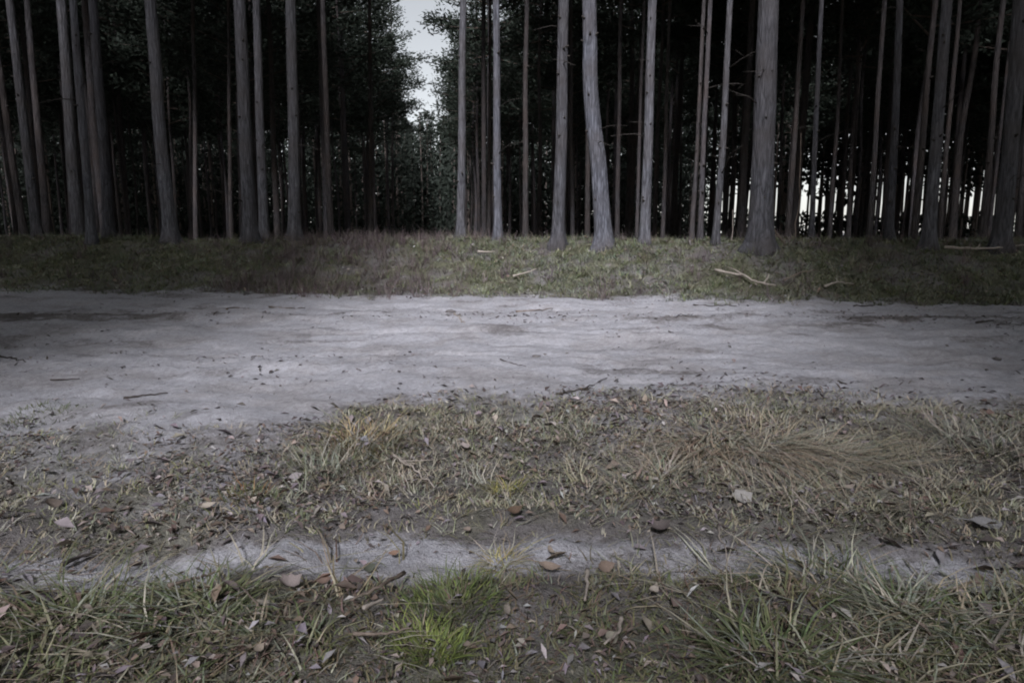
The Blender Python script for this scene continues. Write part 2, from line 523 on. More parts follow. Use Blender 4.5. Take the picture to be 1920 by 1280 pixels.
def zlevels(top, fine_to, fine, coarse):
    a = np.arange(-0.25, fine_to, fine)
    b = np.arange(fine_to, top, coarse)
    return np.concatenate([a, b, [top]])

stub_mesh = make_mesh("branch_stub", *[x for x in (lambda r: (r[0], r[2], r[1]))(
    tube(np.array([[0, 0, 0], [0.5, 0, 0.10], [1.0, 0.03, 0.06]]), [0.34, 0.24, 0.16], 6))])
_tw = []
_g = np.random.default_rng(3)
_main = np.array([[0, 0, 0], [0.3, 0.02, 0.02], [0.62, -0.04, -0.04], [1.0, 0.05, -0.16]])
_tw.append(tube(_main, [0.014, 0.010, 0.007, 0.003], 4))
for k in range(4):
    s = _main[1] + (_main[3] - _main[1]) * (0.15 + 0.22 * k)
    _tw.append(tube(np.array([s, s + _g.normal(0, 1, 3) * [0.05, 0.16, 0.09]]), [0.006, 0.002], 3))
_v, _q, _t = merge(_tw)
dead_branch_mesh = make_mesh("dead_branch", _v, tris=_t, quads=_q)

def pine(pix, d, wpx, label, group="pines along the forest edge", mat=None, seed=0, stubs=3, twigs=0, rough=0.07, taper=0.86, fissure=False):
    """a pine standing at depth d; pix = points of its stem seen from the road, foot first"""
    P = np.array([at_depth(u, v, d) for u, v in pix])
    P = P[np.argsort(P[:, 2])]
    foot_x = P[0, 0]
    gz = float(H(foot_x, d))
    root = empty("pine_tree", (foot_x, d, gz), label, "pine tree", group)
    height = 18.5 + (seed * 37 % 50) / 12.0
    zz = zlevels(height, 6.0, 0.055 if wpx > 20 else 0.11, 0.6)
    pz = P[:, 2] - gz; pxx = P[:, 0] - foot_x
    # beyond the seen part the stem goes on with the same lean, slowly straightening
    sl = (pxx[-1] - pxx[-2]) / (pz[-1] - pz[-2] + 1e-6)
    ex = np.array([pz[-1] + 2, pz[-1] + 5, height + 1]); exx = pxx[-1] + sl * np.array([2, 4.4, 6.0])
    kz = np.concatenate([[-1], pz, ex]); kx = np.concatenate([[pxx[0]], pxx, exx])
    x = np.interp(zz, kz, kx)
    k = np.ones(9) / 9
    xp = np.interp(np.arange(-4, len(x) + 4), np.arange(len(x)), x)
    if len(pix) > 2:
        x = np.convolve(xp, k, 'valid')
    x = x + 0.02 * noise2(zz * 0.5, zz * 0 + seed, 77)
    y = 0.03 * noise2(zz * 0.4, zz * 0 + seed + 9, 78) + 0.012 * zz * noise2(np.array([seed * 1.7]), np.array([0.3]), 5)
    r0 = 0.5 * wpx * d / F
    seg = 30 if wpx > 20 else (18 if wpx > 12 else 12)
    V, q, t = trunk_geo(np.stack([x, y, zz], -1), r0, r0 * 0.25, seg, seed * 3 + 1, rough)
    link("trunk", make_mesh("trunk", V, tris=t, quads=q, smooth=True), mat or M_BARK, root)
    cr = link("crown", CROWNS[seed % 4], M_NEEDLE, root)
    zc = height - 10.3
    cr.location = (float(np.interp(zc, zz, x)), float(np.interp(zc, zz, y)), zc)
    cr.rotation_euler = (0, 0, seed * 1.3); cr.scale = (1.25, 1.25, 1.1)
    g = np.random.default_rng(seed + 900)
    if d < 18: stubs += 2; twigs += 2
    for s in range(stubs + twigs):
        z = g.uniform(0.6, 4.6); a = g.uniform(-2.9, -0.25)       # sides turned towards the road
        rr = r0 * (1 - 0.6 * z / height)
        isb = s < stubs
        b = link("branch_stub" if isb else "dead_branch", stub_mesh if isb else dead_branch_mesh, M_STUB, root)
        b.location = (float(np.interp(z, zz, x)) + math.cos(a) * rr * 0.88, float(np.interp(z, zz, y)) + math.sin(a) * rr * 0.88, z)
        sca = g.uniform(0.05, 0.085) if isb else g.uniform(0.25, 1.0)
        b.scale = (sca,) * 3
        b.rotation_euler = (0, g.uniform(-0.6, 0.3), a)
    return root

FRONT = [
    # stem points (foot first), depth, width px, label, stubs, twigs
    ([(45, 445), (22, 290), (0, 130), (-20, 0)], 19.0, 13, "slim leaning pine at the photo's left edge, leaving the frame halfway up", 1, 0),
    ([(72, 446), (20, 0)], 17.5, 17, "grey pine, second stem from the left edge of the photo", 2, 1),
    ([(90, 446), (50, 0)], 21.0, 14, "dim pine just right of the second stem from the left edge", 1, 0),
    ([(147, 446), (114, 0)], 18.5, 21, "broad dark brown pine close behind a paler slim stem at far left", 1, 0),
    ([(171, 456), (139, 0)], 15.6, 16, "pale slim pine crossing in front of a broad dark stem at far left", 2, 1),
    ([(205, 447), (173, 0)], 17.0, 19, "smooth grey pine, last of the crowded group at far left", 1, 0),
    ([(320, 452), (296, 200), (282, 0)], 15.9, 25, "lone leaning pine between two dark gaps in the left third", 2, 1),
    ([(368, 440), (363, 0)], 27.0, 9, "very thin faint stem right of the lone leaning left pine", 0, 0),
    ([(433, 442), (427, 0)], 25.0, 8, "thin brownish stem left of the close double pines", 1, 0),
    ([(470, 455), (449, 0)], 15.8, 26, "thick front pine of the close pair in the left half", 3, 1),
    ([(497, 450), (480, 0)], 18.0, 18, "dimmer rear pine of the close pair in the left half", 2, 2),
    ([(553, 448), (545, 0)], 16.4, 22, "straight grey pine right of the close pair in the left half", 3, 0),
    ([(620, 446), (607, 0)], 20.5, 12, "slim pine at the left side of the dark forest ride", 1, 0),
    ([(697, 440), (692, 0)], 31.0, 10, "faint deep pine inside the dark ride below the sky gap", 0, 0),
    ([(863, 455), (868, 0)], 18.0, 16, "dim greenish pine at the right side of the dark ride", 1, 0),
    ([(908, 450), (907, 0)], 24.0, 10, "thin shadowed pine left of the straight central grey stem", 0, 1),
    ([(917, 446), (918, 0)], 29.0, 8, "faintest thin pine hugging the straight central grey stem", 0, 0),
    ([(934, 456), (932, 0)], 16.8, 15, "straight pale grey pine nearest the photo's centre line", 3, 0),
    ([(984, 452), (987, 0)], 20.0, 11, "slim dark pine midway between central and knotty pale stems", 1, 0),
    ([(1046, 456), (1058, 0)], 15.6, 23, "pale knotty pine left of the strongly bent trunk", 5, 1),
    ([(1073, 445), (1070, 0)], 28.0, 8, "faint thin stem between the knotty pine and the bent pine", 0, 0),
    ([(1131, 461), (1122, 300), (1111, 225), (1106, 150), (1106, 75), (1105, 0)], 14.7, 32, "pale bent pine whose trunk kinks halfway and sweeps right at its foot", 5, 0),
    ([(1101, 450), (1106, 0)], 22.0, 10, "thin stem hidden behind the foot of the bent pine", 0, 0),
    ([(1156, 452), (1165, 0)], 23.0, 9, "thin dark pine directly right of the bent pine", 0, 0),
    ([(1195, 450), (1207, 0)], 22.5, 7, "whip thin stem left of the knotted mid grey pine", 0, 0),
    ([(1209, 459), (1224, 0)], 15.8, 19, "knotted mid grey pine, second bold stem right of centre", 4, 1),
    ([(1243, 448), (1256, 0)], 25.0, 8, "dim thin pine standing alone left of the twin thin stems", 0, 0),
    ([(1297, 460), (1321, 0)], 17.5, 9, "left one of the twin thin brown stems", 1, 0),
    ([(1312, 461), (1331, 0)], 17.0, 10, "right one of the twin thin brown stems", 1, 0),
    ([(1342, 462), (1369, 0)], 16.0, 13, "slim leaning grey pine between the twin stems and thickest trunk", 2, 0),
    ([(1422, 467), (1443, 0)], 14.3, 43, "thickest pine of all with deeply plated bark at its foot", 3, 0),
    ([(1478, 452), (1505, 0)], 22.0, 10, "dim brown pine just right of the thickest trunk", 0, 0),
    ([(1520, 461), (1539, 0)], 18.0, 10, "thin pale pine with bright edge right of the thickest trunk", 1, 0),
    ([(1556, 450), (1581, 0)], 26.0, 8, "faint brown stem among the bright gaps, right of thin pale pine", 0, 0),
    ([(1629, 455), (1659, 0)], 21.0, 10, "thin dim pine close left of the light grey straight pine", 0, 0),
    ([(1668, 466), (1685, 0)], 16.5, 14, "light grey straight pine in the middle of the right quarter", 2, 1),
    ([(1711, 455), (1751, 0)], 20.0, 12, "dim leaning pine hugging the left of a bold stem at right", 1, 0),
    ([(1738, 476), (1776, 0)], 14.2, 22, "bold leaning pine with its foot lowest on the bank at right", 3, 1),
    ([(1762, 455), (1797, 0)], 22.0, 9, "thin pine close behind the bold leaning pine at right", 0, 0),
    ([(1838, 455), (1882, 0)], 20.5, 12, "dim leaning pine left of the thick pine at the right edge", 1, 0),
    ([(1877, 471), (1912, 0)], 15.0, 29, "thick knotty pine nearest the photo's right edge", 3, 1),
    ([(1908, 455), (1945, 0)], 21.0, 10, "thin dim stem cut off by the photo's right edge", 0, 0),
]
def foot_depth(u, v, d):
    y = on_ground(u, min(v + 3, 468))[1]
    return max(d, y) if y < 18 else max(d, float(far_line((u - 960) / F * d)) + 3.4)
FRONT = [(p, foot_depth(p[0][0], p[0][1], 0.92 * d - 0.10 * (p[0][0] - 960) / F * d), *r) for p, d, *r in FRONT]
for k, (pix, d, w, lab, st, tw) in enumerate(FRONT):
    pine(pix, d, w, lab, seed=k + 1, stubs=st, twigs=tw, rough=0.11 if w >= 30 else 0.07, mat=M_BARK if (w > 12 and d < 18.5) or lab.startswith("thin pale") else M_BARK_SHADED)

# pines deeper in: shared trunk and crown data
def simple_trunk(name, seed, height, r0):
    zz = np.concatenate([np.arange(-0.25, 8, 0.5), np.arange(8, height, 1.2), [height]])
    x = 0.10 * noise2(zz * 0.25, zz * 0, seed); y = 0.10 * noise2(zz * 0.25, zz * 0 + 4, seed)
    V, q, t = trunk_geo(np.stack([x, y, zz], -1), r0, r0 * 0.25, 10, seed, 0.05)
    return make_mesh(name, V, tris=t, quads=q, smooth=True)
DEEP_TRUNKS = [simple_trunk("deep_trunk", 200 + k, 18.0 + k, 0.10 + 0.02 * k) for k in range(4)]

def ride_x(y):            # the narrow ride runs straight towards the sky gap
    return (801 - 960) / F * np.asarray(y) * 1.0

taken = [(float(at_depth(p[0][0], 450, d)[0]), d) for p, d, *_ in FRONT]
deep_list = []
def place_deep(n, ymin, ymax, spread, mindist, label, group, accept, seed):
    g = np.random.default_rng(seed); got = 0; tries = 0
    while got < n and tries < n * 60:
        tries += 1
        y = math.sqrt(g.uniform(ymin ** 2, ymax ** 2)); x = g.uniform(-spread, spread) * y
        if not accept(x, y): continue
        if any((x - a) ** 2 + (y - b) ** 2 < mindist ** 2 for a, b in taken): continue
        taken.append((x, y)); got += 1
        root = empty("pine_tree", (x, y, float(H(x, y))), label, "pine tree", group)
        deep_list.append((960 + F * x / (y * math.cos(PITCH)), root))
        k = int(g.integers(4))
        s = g.uniform(0.92, 1.12)
        t = link("trunk", DEEP_TRUNKS[k], M_BARK_SHADED, root)
        t.scale = (g.uniform(0.85, 1.2),) * 2 + (s,)
        t.rotation_euler = (g.normal(0, 0.012), g.normal(0, 0.012), g.uniform(0, 6.28))
        c = link("crown", CROWNS[int(g.integers(4))], M_NEEDLE, root)
        c.location = (0, 0, (18.0 + k) * s - 10.2); c.rotation_euler = (0, 0, g.uniform(0, 6.28))
        c.scale = (g.uniform(1.0, 1.3),) * 2 + (g.uniform(0.95, 1.15),)
    return got

def ok_centre(x, y):
    if abs(x - ride_x(y)) < 3.25 - 0.45 * max(0, y - 40) / 70: return False
    return not (x > 0.27 * y + 3 and y > 62)
place_deep(185, 19, 78, 0.86, 2.5, "shadowed pine stem deep inside the forest behind the front pines", "pines deep in the forest",
           lambda x, y: ok_centre(x, y) and not (x > 0.36 * y), 31)
place_deep(72, 22, 66, 0.80, 2.0, "thin far pine silhouetted before pale gaps at the forest's right side", "pines before the pale gaps",
           lambda x, y: x > 0.36 * y, 33)

# say of each deep pine between which front pines it shows
MARKS = [(-9999, "left photo edge"), (147, "broad dark brown pine"), (205, "smooth grey pine"), (320, "lone leaning pine"), (470, "close pair"),
         (553, "straight grey pine"), (620, "slim ride-side pine"), (863, "dim greenish pine"), (934, "pale central pine"), (1046, "pale knotty pine"),
         (1131, "bent pine"), (1209, "knotted mid grey pine"), (1305, "twin thin stems"), (1422, "thickest pine"), (1520, "thin pale pine"),
         (1668, "light grey straight pine"), (1738, "bold leaning pine"), (1877, "thick knotty edge pine"), (99999, "right photo edge")]
ORD = "first second third fourth fifth sixth seventh eighth ninth tenth eleventh twelfth thirteenth fourteenth fifteenth sixteenth seventeenth eighteenth nineteenth twentieth".split()
def ordinal(k):
    return ORD[k] if k < 20 else ("twenty-" if k < 29 else "thirty-") + ORD[(k - 20) % 10]
for (u0, n0), (u1, n1) in zip(MARKS[:-1], MARKS[1:]):
    grp = sorted([e for e in deep_list if max(u0, -5) <= e[0] < min(u1, 1925)], key=lambda e: e[0])
    for k, (u, root) in enumerate(grp):
        root["label"] = "deep pine, %s from left between %s and %s" % (ordinal(k), n0, n1)

# the wood beyond, read as one mass
def forest_mass(name, label, pts, seed, low, m_crown=330, span=10.5, thin=1.0, scrub=0):
    g = np.random.default_rng(seed)
    parts = []; C = []; S = []
    for (x, y) in pts:
        gz = float(H(x, y)); hgt = g.uniform(17, 21)
        P = np.array([[x, y, gz - 0.2], [x + g.normal(0, 0.1), y, gz + 6], [x + g.normal(0, 0.2), y, gz + hgt]])
        parts.append(tube(P, np.array([0.16, 0.13, 0.05]) * thin, 6, cap=False))
        m = m_crown
        zt = g.uniform(0, 1, m)
        zz = gz + hgt - (1 - zt) * span
        rr = 2.9 * (1.05 - zt ** 1.3) * np.sqrt(g.uniform(0, 1, m)); a = g.uniform(0, 6.28, m)
        C.append(np.stack([x + np.cos(a) * rr, y + np.sin(a) * rr, zz], -1))
        if scrub:                                                 # low brush at the wood's edge
            zz = gz + g.uniform(0, 1, scrub) ** 1.6 * 2.6
            rr = 1.6 * np.sqrt(g.uniform(0, 1, scrub)); a = g.uniform(0, 6.28, scrub)
            C.append(np.stack([x + np.cos(a) * rr, y + np.sin(a) * rr, zz], -1))
        if low:                                                   # suppressed young spruce and dead boughs under the crowns
            m = 400
            zz = gz + g.uniform(0, 1, m) ** 1.15 * 10.0
            rr = 2.6 * np.sqrt(g.uniform(0, 1, m)); a = g.uniform(0, 6.28, m)
            C.append(np.stack([x + np.cos(a) * rr, y + np.sin(a) * rr, zz], -1))
    V, q, t = merge(parts)
    C = np.vstack(C)
    D = g.normal(0, 1, C.shape); D /= np.linalg.norm(D, axis=1)[:, None]
    W = np.cross(D, g.normal(0, 1, C.shape)); W /= np.linalg.norm(W, axis=1)[:, None] + 1e-9
    L = g.uniform(0.45, 1.0, len(C))[:, None]; B = g.uniform(0.09, 0.2, len(C))[:, None]
    Q = np.stack([C - W * B * 0.4, C + D * L * 0.5 - W * B, C + D * L, C + D * L * 0.5 + W * B], 1).reshape(-1, 3)
    o = len(V)
    qi = o + np.arange(len(C) * 4).reshape(-1, 4)
    tone = g.uniform(0.6, 1.3, len(C))
    col = np.vstack([np.tile([0.13, 0.105, 0.09], (o, 1)), np.repeat(np.stack([0.028 * tone, 0.035 * tone, 0.026 * tone], -1), 4, 0)])
    ob = link(name, make_mesh(name, np.vstack([V, Q]), quads=np.vstack([q, qi]), col=col), M_NEEDLE)
    return tag(ob, label, None, None, "stuff")

g = np.random.default_rng(77)
pts = []
for _ in range(1500):                                  # trees that close the far end of the ride
    y = g.uniform(116, 138); x = ride_x(y) + g.uniform(-7, 7)
    if all((x - a) ** 2 + (y - b) ** 2 > 5.5 for a, b in pts): pts.append((x, y))
for _ in range(5000):
    y = g.uniform(82, 128); x = g.uniform(-0.85, 0.36) * y
    if abs(x - ride_x(y)) < 3.3 and y < 116: continue
    if x > 0.27 * y: continue
    if all((x - a) ** 2 + (y - b) ** 2 > 9.5 for a, b in pts): pts.append((x, y))
    if len(pts) > 330: break
forest_mass("far_forest", "dark mass of distant pines closing the view behind the deep stems", pts, 5, True)
pts = []
for _ in range(1500):
    y = g.uniform(68, 80); x = g.uniform(0.30, 0.95) * y
    if all((x - a) ** 2 + (y - b) ** 2 > 2.2 for a, b in pts): pts.append((x, y))
    if len(pts) > 150: break
forest_mass("far_forest", "thin far wood with pale sky showing between its stems at right", pts, 6, False, 270, 12.8, 0.8, 35)

# unseen pines added behind the viewer, their gap shaped to pool sun mid-road
g = np.random.default_rng(91)
pts = []
for _ in range(4000):
    x = g.uniform(-24, 22); y = g.uniform(-30, 2.5)
    if abs(x - 0.14 * (y - 7.0)) < 4.9 and y > -21: continue
    if all((x - a) ** 2 + (y - b) ** 2 > 6.2 for a, b in pts): pts.append((x, y))
forest_mass("added_shade_forest", "pine wood on the near side of the road, outside the frame", pts, 8, False, 620)
pts = []  # unseen pines added left and right to keep out light from along the road
for _ in range(1500):
    y = g.uniform(15, 45); x = random.choice((-1, 1)) * (y * 0.9 + g.uniform(0, 20))
    if all((x - a) ** 2 + (y - b) ** 2 > 8 for a, b in pts): pts.append((x, y))
forest_mass("added_side_forest", "unseen pine wood added beside the frame to block low sky light", pts, 9, True, 380)

# ------------------------------------------------------------------ grass
STRAW = (0.36, 0.305, 0.21); PALE = (0.43, 0.395, 0.315); OLIVE = (0.135, 0.142, 0.07); GREEN = (0.105, 0.13, 0.056)
GREY = (0.21, 0.222, 0.168); BROWN = (0.16, 0.11, 0.082); BRIGHT = (0.20, 0.245, 0.07); HEATH = (0.118, 0.086, 0.092); MOSS = (0.19, 0.20, 0.075)
def palette(g, n, cols, probs):
    c = np.array(cols)[g.choice(len(cols), n, p=np.array(probs) / sum(probs))]
    return c * g.uniform(0.72, 1.28, (n, 1)) * g.uniform(0.93, 1.07, (n, 3))

def blades(P, h, w, dirv, lean, bend, col, seg=3):
    """P (n,3) feet; blades that rise and arch over in direction dirv"""
    n = len(P)
    ts = np.linspace(0, 1, seg + 1)
    side = np.stack([-dirv[:, 1], dirv[:, 0], np.zeros(n)], -1)
    d3 = np.stack([dirv[:, 0], dirv[:, 1], np.zeros(n)], -1)
    up = np.array([0, 0, 1.0])
    rows = []
    wob = RNG.normal(0, 0.16, n)
    for t in ts[:-1]:
        horiz = lean * t + bend * t * t
        vert = t - 0.62 * bend * t ** 2.2 * np.clip(bend, 0, 2)
        c = P + d3 * (h * horiz)[:, None] + up * (h * np.maximum(vert, 0.03))[:, None] + side * (h * wob * math.sin(t * 3.6))[:, None]
        ww = (w * (1 - 0.75 * t ** 1.6))[:, None] * 0.5
        rows.append(c - side * ww); rows.append(c + side * ww)
    horiz = lean + bend; vert = np.maximum(1 - 0.62 * bend * np.clip(bend, 0, 2), 0.0)
    rows.append(P + d3 * (h * horiz)[:, None] + up * (h * vert)[:, None] + side * (h * wob * math.sin(3.6))[:, None])
    k = len(rows)
    V = np.stack(rows, 1).reshape(-1, 3)
    b = np.arange(n)[:, None] * k
    q = []
    for s in range(seg - 1):
        q.append(b + np.array([[2 * s, 2 * s + 1, 2 * s + 3, 2 * s + 2]]))
    q = np.vstack(q) if q else np.zeros((0, 4), int)
    t = b + np.array([[2 * (seg - 1), 2 * (seg - 1) + 1, k - 1]])
    return V, q, t, np.repeat(col, k, 0)

def merge_col(lst):
    V, q, t = merge([(a, b, c) for a, b, c, _ in lst])
    return V, q, t, np.vstack([x[3] for x in lst])

def unit(g, n):
    a = g.uniform(0, 2 * np.pi, n)
    return np.stack([np.cos(a), np.sin(a)], -1)

def scatter(g, n, x0, x1, y0, y1, dens):
    x = g.uniform(x0, x1, n); y = g.uniform(y0, y1, n)
    keep = g.uniform(0, 1, n) < np.clip(dens(x, y), 0, 1)
    x = x[keep]; y = y[keep]
    return np.stack([x, y, H(x, y) - 0.004], -1)

def in_view(x, y, m=1.0):
    return (np.abs(x) < 0.66 * y + m)

g = np.random.default_rng(101)
stuff = []
def tufts(n, x0, x1, y0, y1, dens, nb, rad, hh, ww, lean, bend, cols, probs, seg=3):
    C = scatter(g, n, x0, x1, y0, y1, dens)
    m = len(C)
    if m == 0: return
    cnt = nb
    idx = np.repeat(np.arange(m), cnt)
    N_ = len(idx)
    dv = unit(g, N_)
    rr = rad * np.sqrt(g.uniform(0, 1, N_)) * np.repeat(g.uniform(0.6, 1.4, m), cnt)
    P = C[idx].copy(); P[:, :2] += dv * rr[:, None]
    P[:, 2] = H(P[:, 0], P[:, 1]) - 0.005
    bias = np.repeat(unit(g, m), cnt, 0) * 0.5
    d2 = dv + bias; d2 /= np.linalg.norm(d2, axis=1)[:, None] + 1e-6
    sc_ = np.repeat(g.uniform(0.6, 1.3, m), cnt)
    base = palette(g, m, cols, probs)
    col = 0.6 * base[idx] + 0.4 * palette(g, N_, cols, probs)
    stuff.append(blades(P, g.uniform(hh[0], hh[1], N_) * sc_, g.uniform(ww[0], ww[1], N_), d2, g.uniform(lean[0], lean[1], N_), g.uniform(bend[0], bend[1], N_), col, seg))

off_rut = lambda x, y: 1 - 0.97 * sstep(0.27, 0.13, np.abs(y - rut_centre(x) + 0.05)) * sstep(-3.0, -1.2, x) * (1 - 0.22 * sstep(-0.2, 0.4, x)) * sstep(2.2, 1.5, x)
patch = lambda x, y, s, f: sstep(-0.15, 0.25, fbm(x * f, y * f, s, 3))
# the near verge, bottom of the view
tufts(2600, -2.8, 2.8, 1.0, 2.25, lambda x, y: in_view(x, y, 0.8) * off_rut(x, y) * (0.2 + 0.8 * patch(x, y, 51, 1.9)) * (0.35 + 0.65 * sstep(0.2, 0.6, np.abs(x + 0.1))), 7, 0.06, (0.025, 0.08), (0.0035, 0.007), (0.4, 1.7), (0.3, 1.35),
      [GREEN, OLIVE, GREY, STRAW, PALE, BROWN], [4, 5, 3, 4, 2, 4])
tufts(420, -2.8, 2.8, 1.0, 2.15, lambda x, y: in_view(x, y, 0.8) * sstep(0.2, 0.75, np.abs(x - 0.0)), 6, 0.07, (0.06, 0.13), (0.004, 0.0085), (0.6, 1.8), (0.6, 1.4),
      [GREY, OLIVE, PALE, STRAW, GREEN, BROWN], [3, 3, 3, 5, 2, 4])
tufts(5200, -2.4, 2.4, 1.1, 2.3, lambda x, y: in_view(x, y, 0.6) * off_rut(x, y), 9, 0.05, (0.012, 0.04), (0.003, 0.006), (0.2, 1.4), (0.1, 0.9),
      [GREEN, OLIVE, BROWN, GREY, MOSS, (0.15, 0.10, 0.09)], [4, 5, 5, 2, 2, 4])
# verge between rut and road
vd = lambda x, y: sstep(0.5, -0.6, y - road_near(x)) * in_view(x, y, 1.0) * off_rut(x, y) * (1 - 0.85 * sandiness(x, y))
tufts(15000, -4.5, 4.5, 2.2, 4.9, lambda x, y: vd(x, y) * (0.55 + 0.45 * patch(x, y, 53, 1.2)), 9, 0.055, (0.012, 0.05), (0.003, 0.0065), (0.2, 1.4), (0.1, 1.0),
      [GREEN, OLIVE, GREY, STRAW, BROWN, PALE, MOSS], [2, 2, 6, 6, 1, 7, 3])
tufts(750, -4.5, 4.5, 2.5, 4.9, lambda x, y: vd(x, y) * patch(x, y, 55, 0.9) * (0.2 + 0.8 * sstep(-1.6, -0.4, x)), 14, 0.06, (0.05, 0.14), (0.003, 0.0055), (0.1, 0.8), (0.3, 1.2),
      [STRAW, PALE, GREY, OLIVE, BROWN], [4, 3, 3, 2, 1])
tufts(160, 0.2, 4.5, 2.5, 4.5, lambda x, y: vd(x, y) * sstep(0.5, 1.2, x), 16, 0.06, (0.08, 0.2), (0.003, 0.0055), (0.3, 1.2), (0.6, 1.4),
      [STRAW, PALE, GREY, BROWN], [4, 3, 2, 1])
# thin growth on the road, mostly near its edges and on the middle ridge
tufts(4200, -10, 10, 3.2, 13, lambda x, y: in_view(x, y, 1.5) * (0.75 * sstep(0.6, -0.1, y - road_near(x)) + 0.5 * sstep(0.45, 0.1, np.abs(y - ridge_line(x))) * patch(x, y, 57, 0.8) + 0.4 * sstep(0.5, 0.0, road_far(x) - y) + 0.35 * sstep(1.3, 0.1, y - road_near(x)) * patch(x, y, 58, 1.4)), 8, 0.05, (0.010, 0.035), (0.002, 0.004), (0.2, 1.0), (0.2, 1.0),
      [GREY, OLIVE, BROWN, STRAW], [4, 3, 4, 3], 2)
V, q, t, c = merge_col(stuff)
tag(link("grass", make_mesh("grass", V, tris=t, quads=q, col=c), M_GRASS), "short winter grass of green and straw blades covering the near verge", None, None, "stuff")

# the bank on the far side
stuff = []
bd = lambda x, y: sstep(-0.55, 0.45, y - road_far(x) + 0.9 * fbm(x * 1.7, y * 1.7, 67, 4)) * in_view(x, y, 2.5)
heath = lambda x, y: 0.95 * sstep(0.0, 0.6, 0.7 * fbm(x * 0.8 + 1.2, y * 0.8, 61, 4) + 0.95 * np.exp(-((x + 3.3) / 1.9) ** 2) - 0.12)
tufts(27000, -15, 15, 9.3, 18, lambda x, y: bd(x, y) * (1 - 0.75 * heath(x, y)) * (0.6 + 0.4 * patch(x, y, 63, 0.9)), 9, 0.10, (0.04, 0.15), (0.006, 0.013), (0.1, 1.1), (0.2, 1.1),
      [MOSS, OLIVE, GREEN, STRAW, BROWN, GREY, PALE], [5, 4, 3, 4, 2, 5, 3], 2)
feet = [(float(at_depth(p[0][0], p[0][1], d)[0]), d) for p, d, *_ in FRONT if d < 19]
tufts(2600, -15, 15, 10, 20, lambda x, y: np.max([np.exp(-((x - a) ** 2 + (y - b + 0.15) ** 2) / 0.10) for a, b in feet], axis=0), 8, 0.10, (0.06, 0.24), (0.006, 0.014), (0.1, 0.8), (0.2, 1.0),
      [STRAW, GREY, OLIVE, BROWN], [2, 3, 5, 3], 2)
tufts(2200, -15, 15, 9.3, 18, lambda x, y: bd(x, y) * patch(x, y, 65, 0.7), 11, 0.08, (0.12, 0.26), (0.006, 0.011), (0.1, 0.6), (0.2, 1.0),
      [STRAW, GREY, OLIVE, BROWN], [3, 3, 5, 2], 2)
tufts(900, -20, 20, 16, 30, lambda x, y: in_view(x, y, 1.0) * patch(x, y, 69, 0.4), 10, 0.15, (0.06, 0.2), (0.008, 0.014), (0.1, 0.6), (0.2, 0.9),
      [OLIVE, BROWN, GREEN], [4, 3, 2], 2)
V, q, t, c = merge_col(stuff)
tag(link("grass", make_mesh("bank_grass", V, tris=t, quads=q, col=c * np.array([0.86, 0.95, 0.95])), M_GRASS), "mossy green and brown grass covering the bank below the pines", None, None, "stuff")
stuff = []
tufts(7500, -15, 15, 9.3, 17.5, lambda x, y: bd(x, y) * (heath(x, y) * 0.9 + 0.06), 14, 0.08, (0.12, 0.34), (0.006, 0.011), (0.05, 0.5), (0.0, 0.5),
      [HEATH, (0.15, 0.115, 0.105), (0.18, 0.15, 0.14), OLIVE], [6, 3, 3, 1.5], 2)
V, q, t, c = merge_col(stuff)
tag(link("heather", make_mesh("heather", V, tris=t, quads=q, col=c), M_GRASS), "brownish heather twigs standing in patches on the bank", None, None, "stuff")

# ------------------------------------------------------------------ leaf litter, crumbs and needles (uncountable)
def litter(name, label, P, size, cols, probs, seed):
    g = np.random.default_rng(seed); n = len(P)
    dv = unit(g, n); tilt = g.normal(0, 0.35, (n, 2))
    D = np.stack([dv[:, 0], dv[:, 1], tilt[:, 0]], -1); W = np.stack([-dv[:, 1], dv[:, 0], tilt[:, 1]], -1)
    L = size * g.uniform(0.4, 1.5, n)[:, None]; B = L * g.uniform(0.15, 0.6, (n, 1))
    up = np.array([0, 0, 1.0]) * (L * 0.22)
    C = P + np.array([0, 0, 1.0]) * (0.006 + 0.12 * L)
    rows = [C - D * L * 0.5, C - W * B * 0.5 + up, C + D * L * 0.5 + up * 0.4, C + W * B * 0.5 + up * 0.8, C]
    V = np.stack(rows, 1).reshape(-1, 3)
    b = np.arange(n)[:, None] * 5
    t = np.vstack([b + np.array([[0, 1, 4]]), b + np.array([[1, 2, 4]]), b + np.array([[2, 3, 4]]), b + np.array([[3, 0, 4]])])
    col = np.repeat(palette(g, n, cols, probs), 5, 0)
    return tag(link(name, make_mesh(name, V, tris=t, col=col), M_LITTER), label, None, None, "stuff")

g = np.random.default_rng(201)
LB = [(0.16, 0.115, 0.09), (0.22, 0.175, 0.14), (0.10, 0.08, 0.075), (0.32, 0.27, 0.23), (0.22, 0.19, 0.195), (0.36, 0.33, 0.31)]
P = scatter(g, 56000, -4.5, 4.5, 1.1, 5.0, lambda x, y: in_view(x, y, 0.8) * off_rut(x, y) * sstep(0.3, -0.5, y - road_near(x)) * (0.2 + 0.8 * patch(x, y, 71, 1.5)))
litter("leaf_litter", "small brown leaf scraps scattered through the near verge grass", P + np.array([0, 0, 1.0]) * RNG.uniform(0, 0.022, (len(P), 1)), 0.026, LB, [4, 3, 4, 2, 3, 1.5], 7)
PL = scatter(g, 3200, -4.5, 4.5, 1.1, 4.8, lambda x, y: in_view(x, y, 0.6) * sstep(0.3, -0.5, y - road_near(x)) * (0.15 + 0.85 * patch(x, y, 78, 1.3)))
PL[:, 2] += 0.012
litter("leaf_litter", "larger dull leaves half buried in the near verge grass", PL, 0.055, LB, [5, 4, 4, 2, 4, 1], 17)
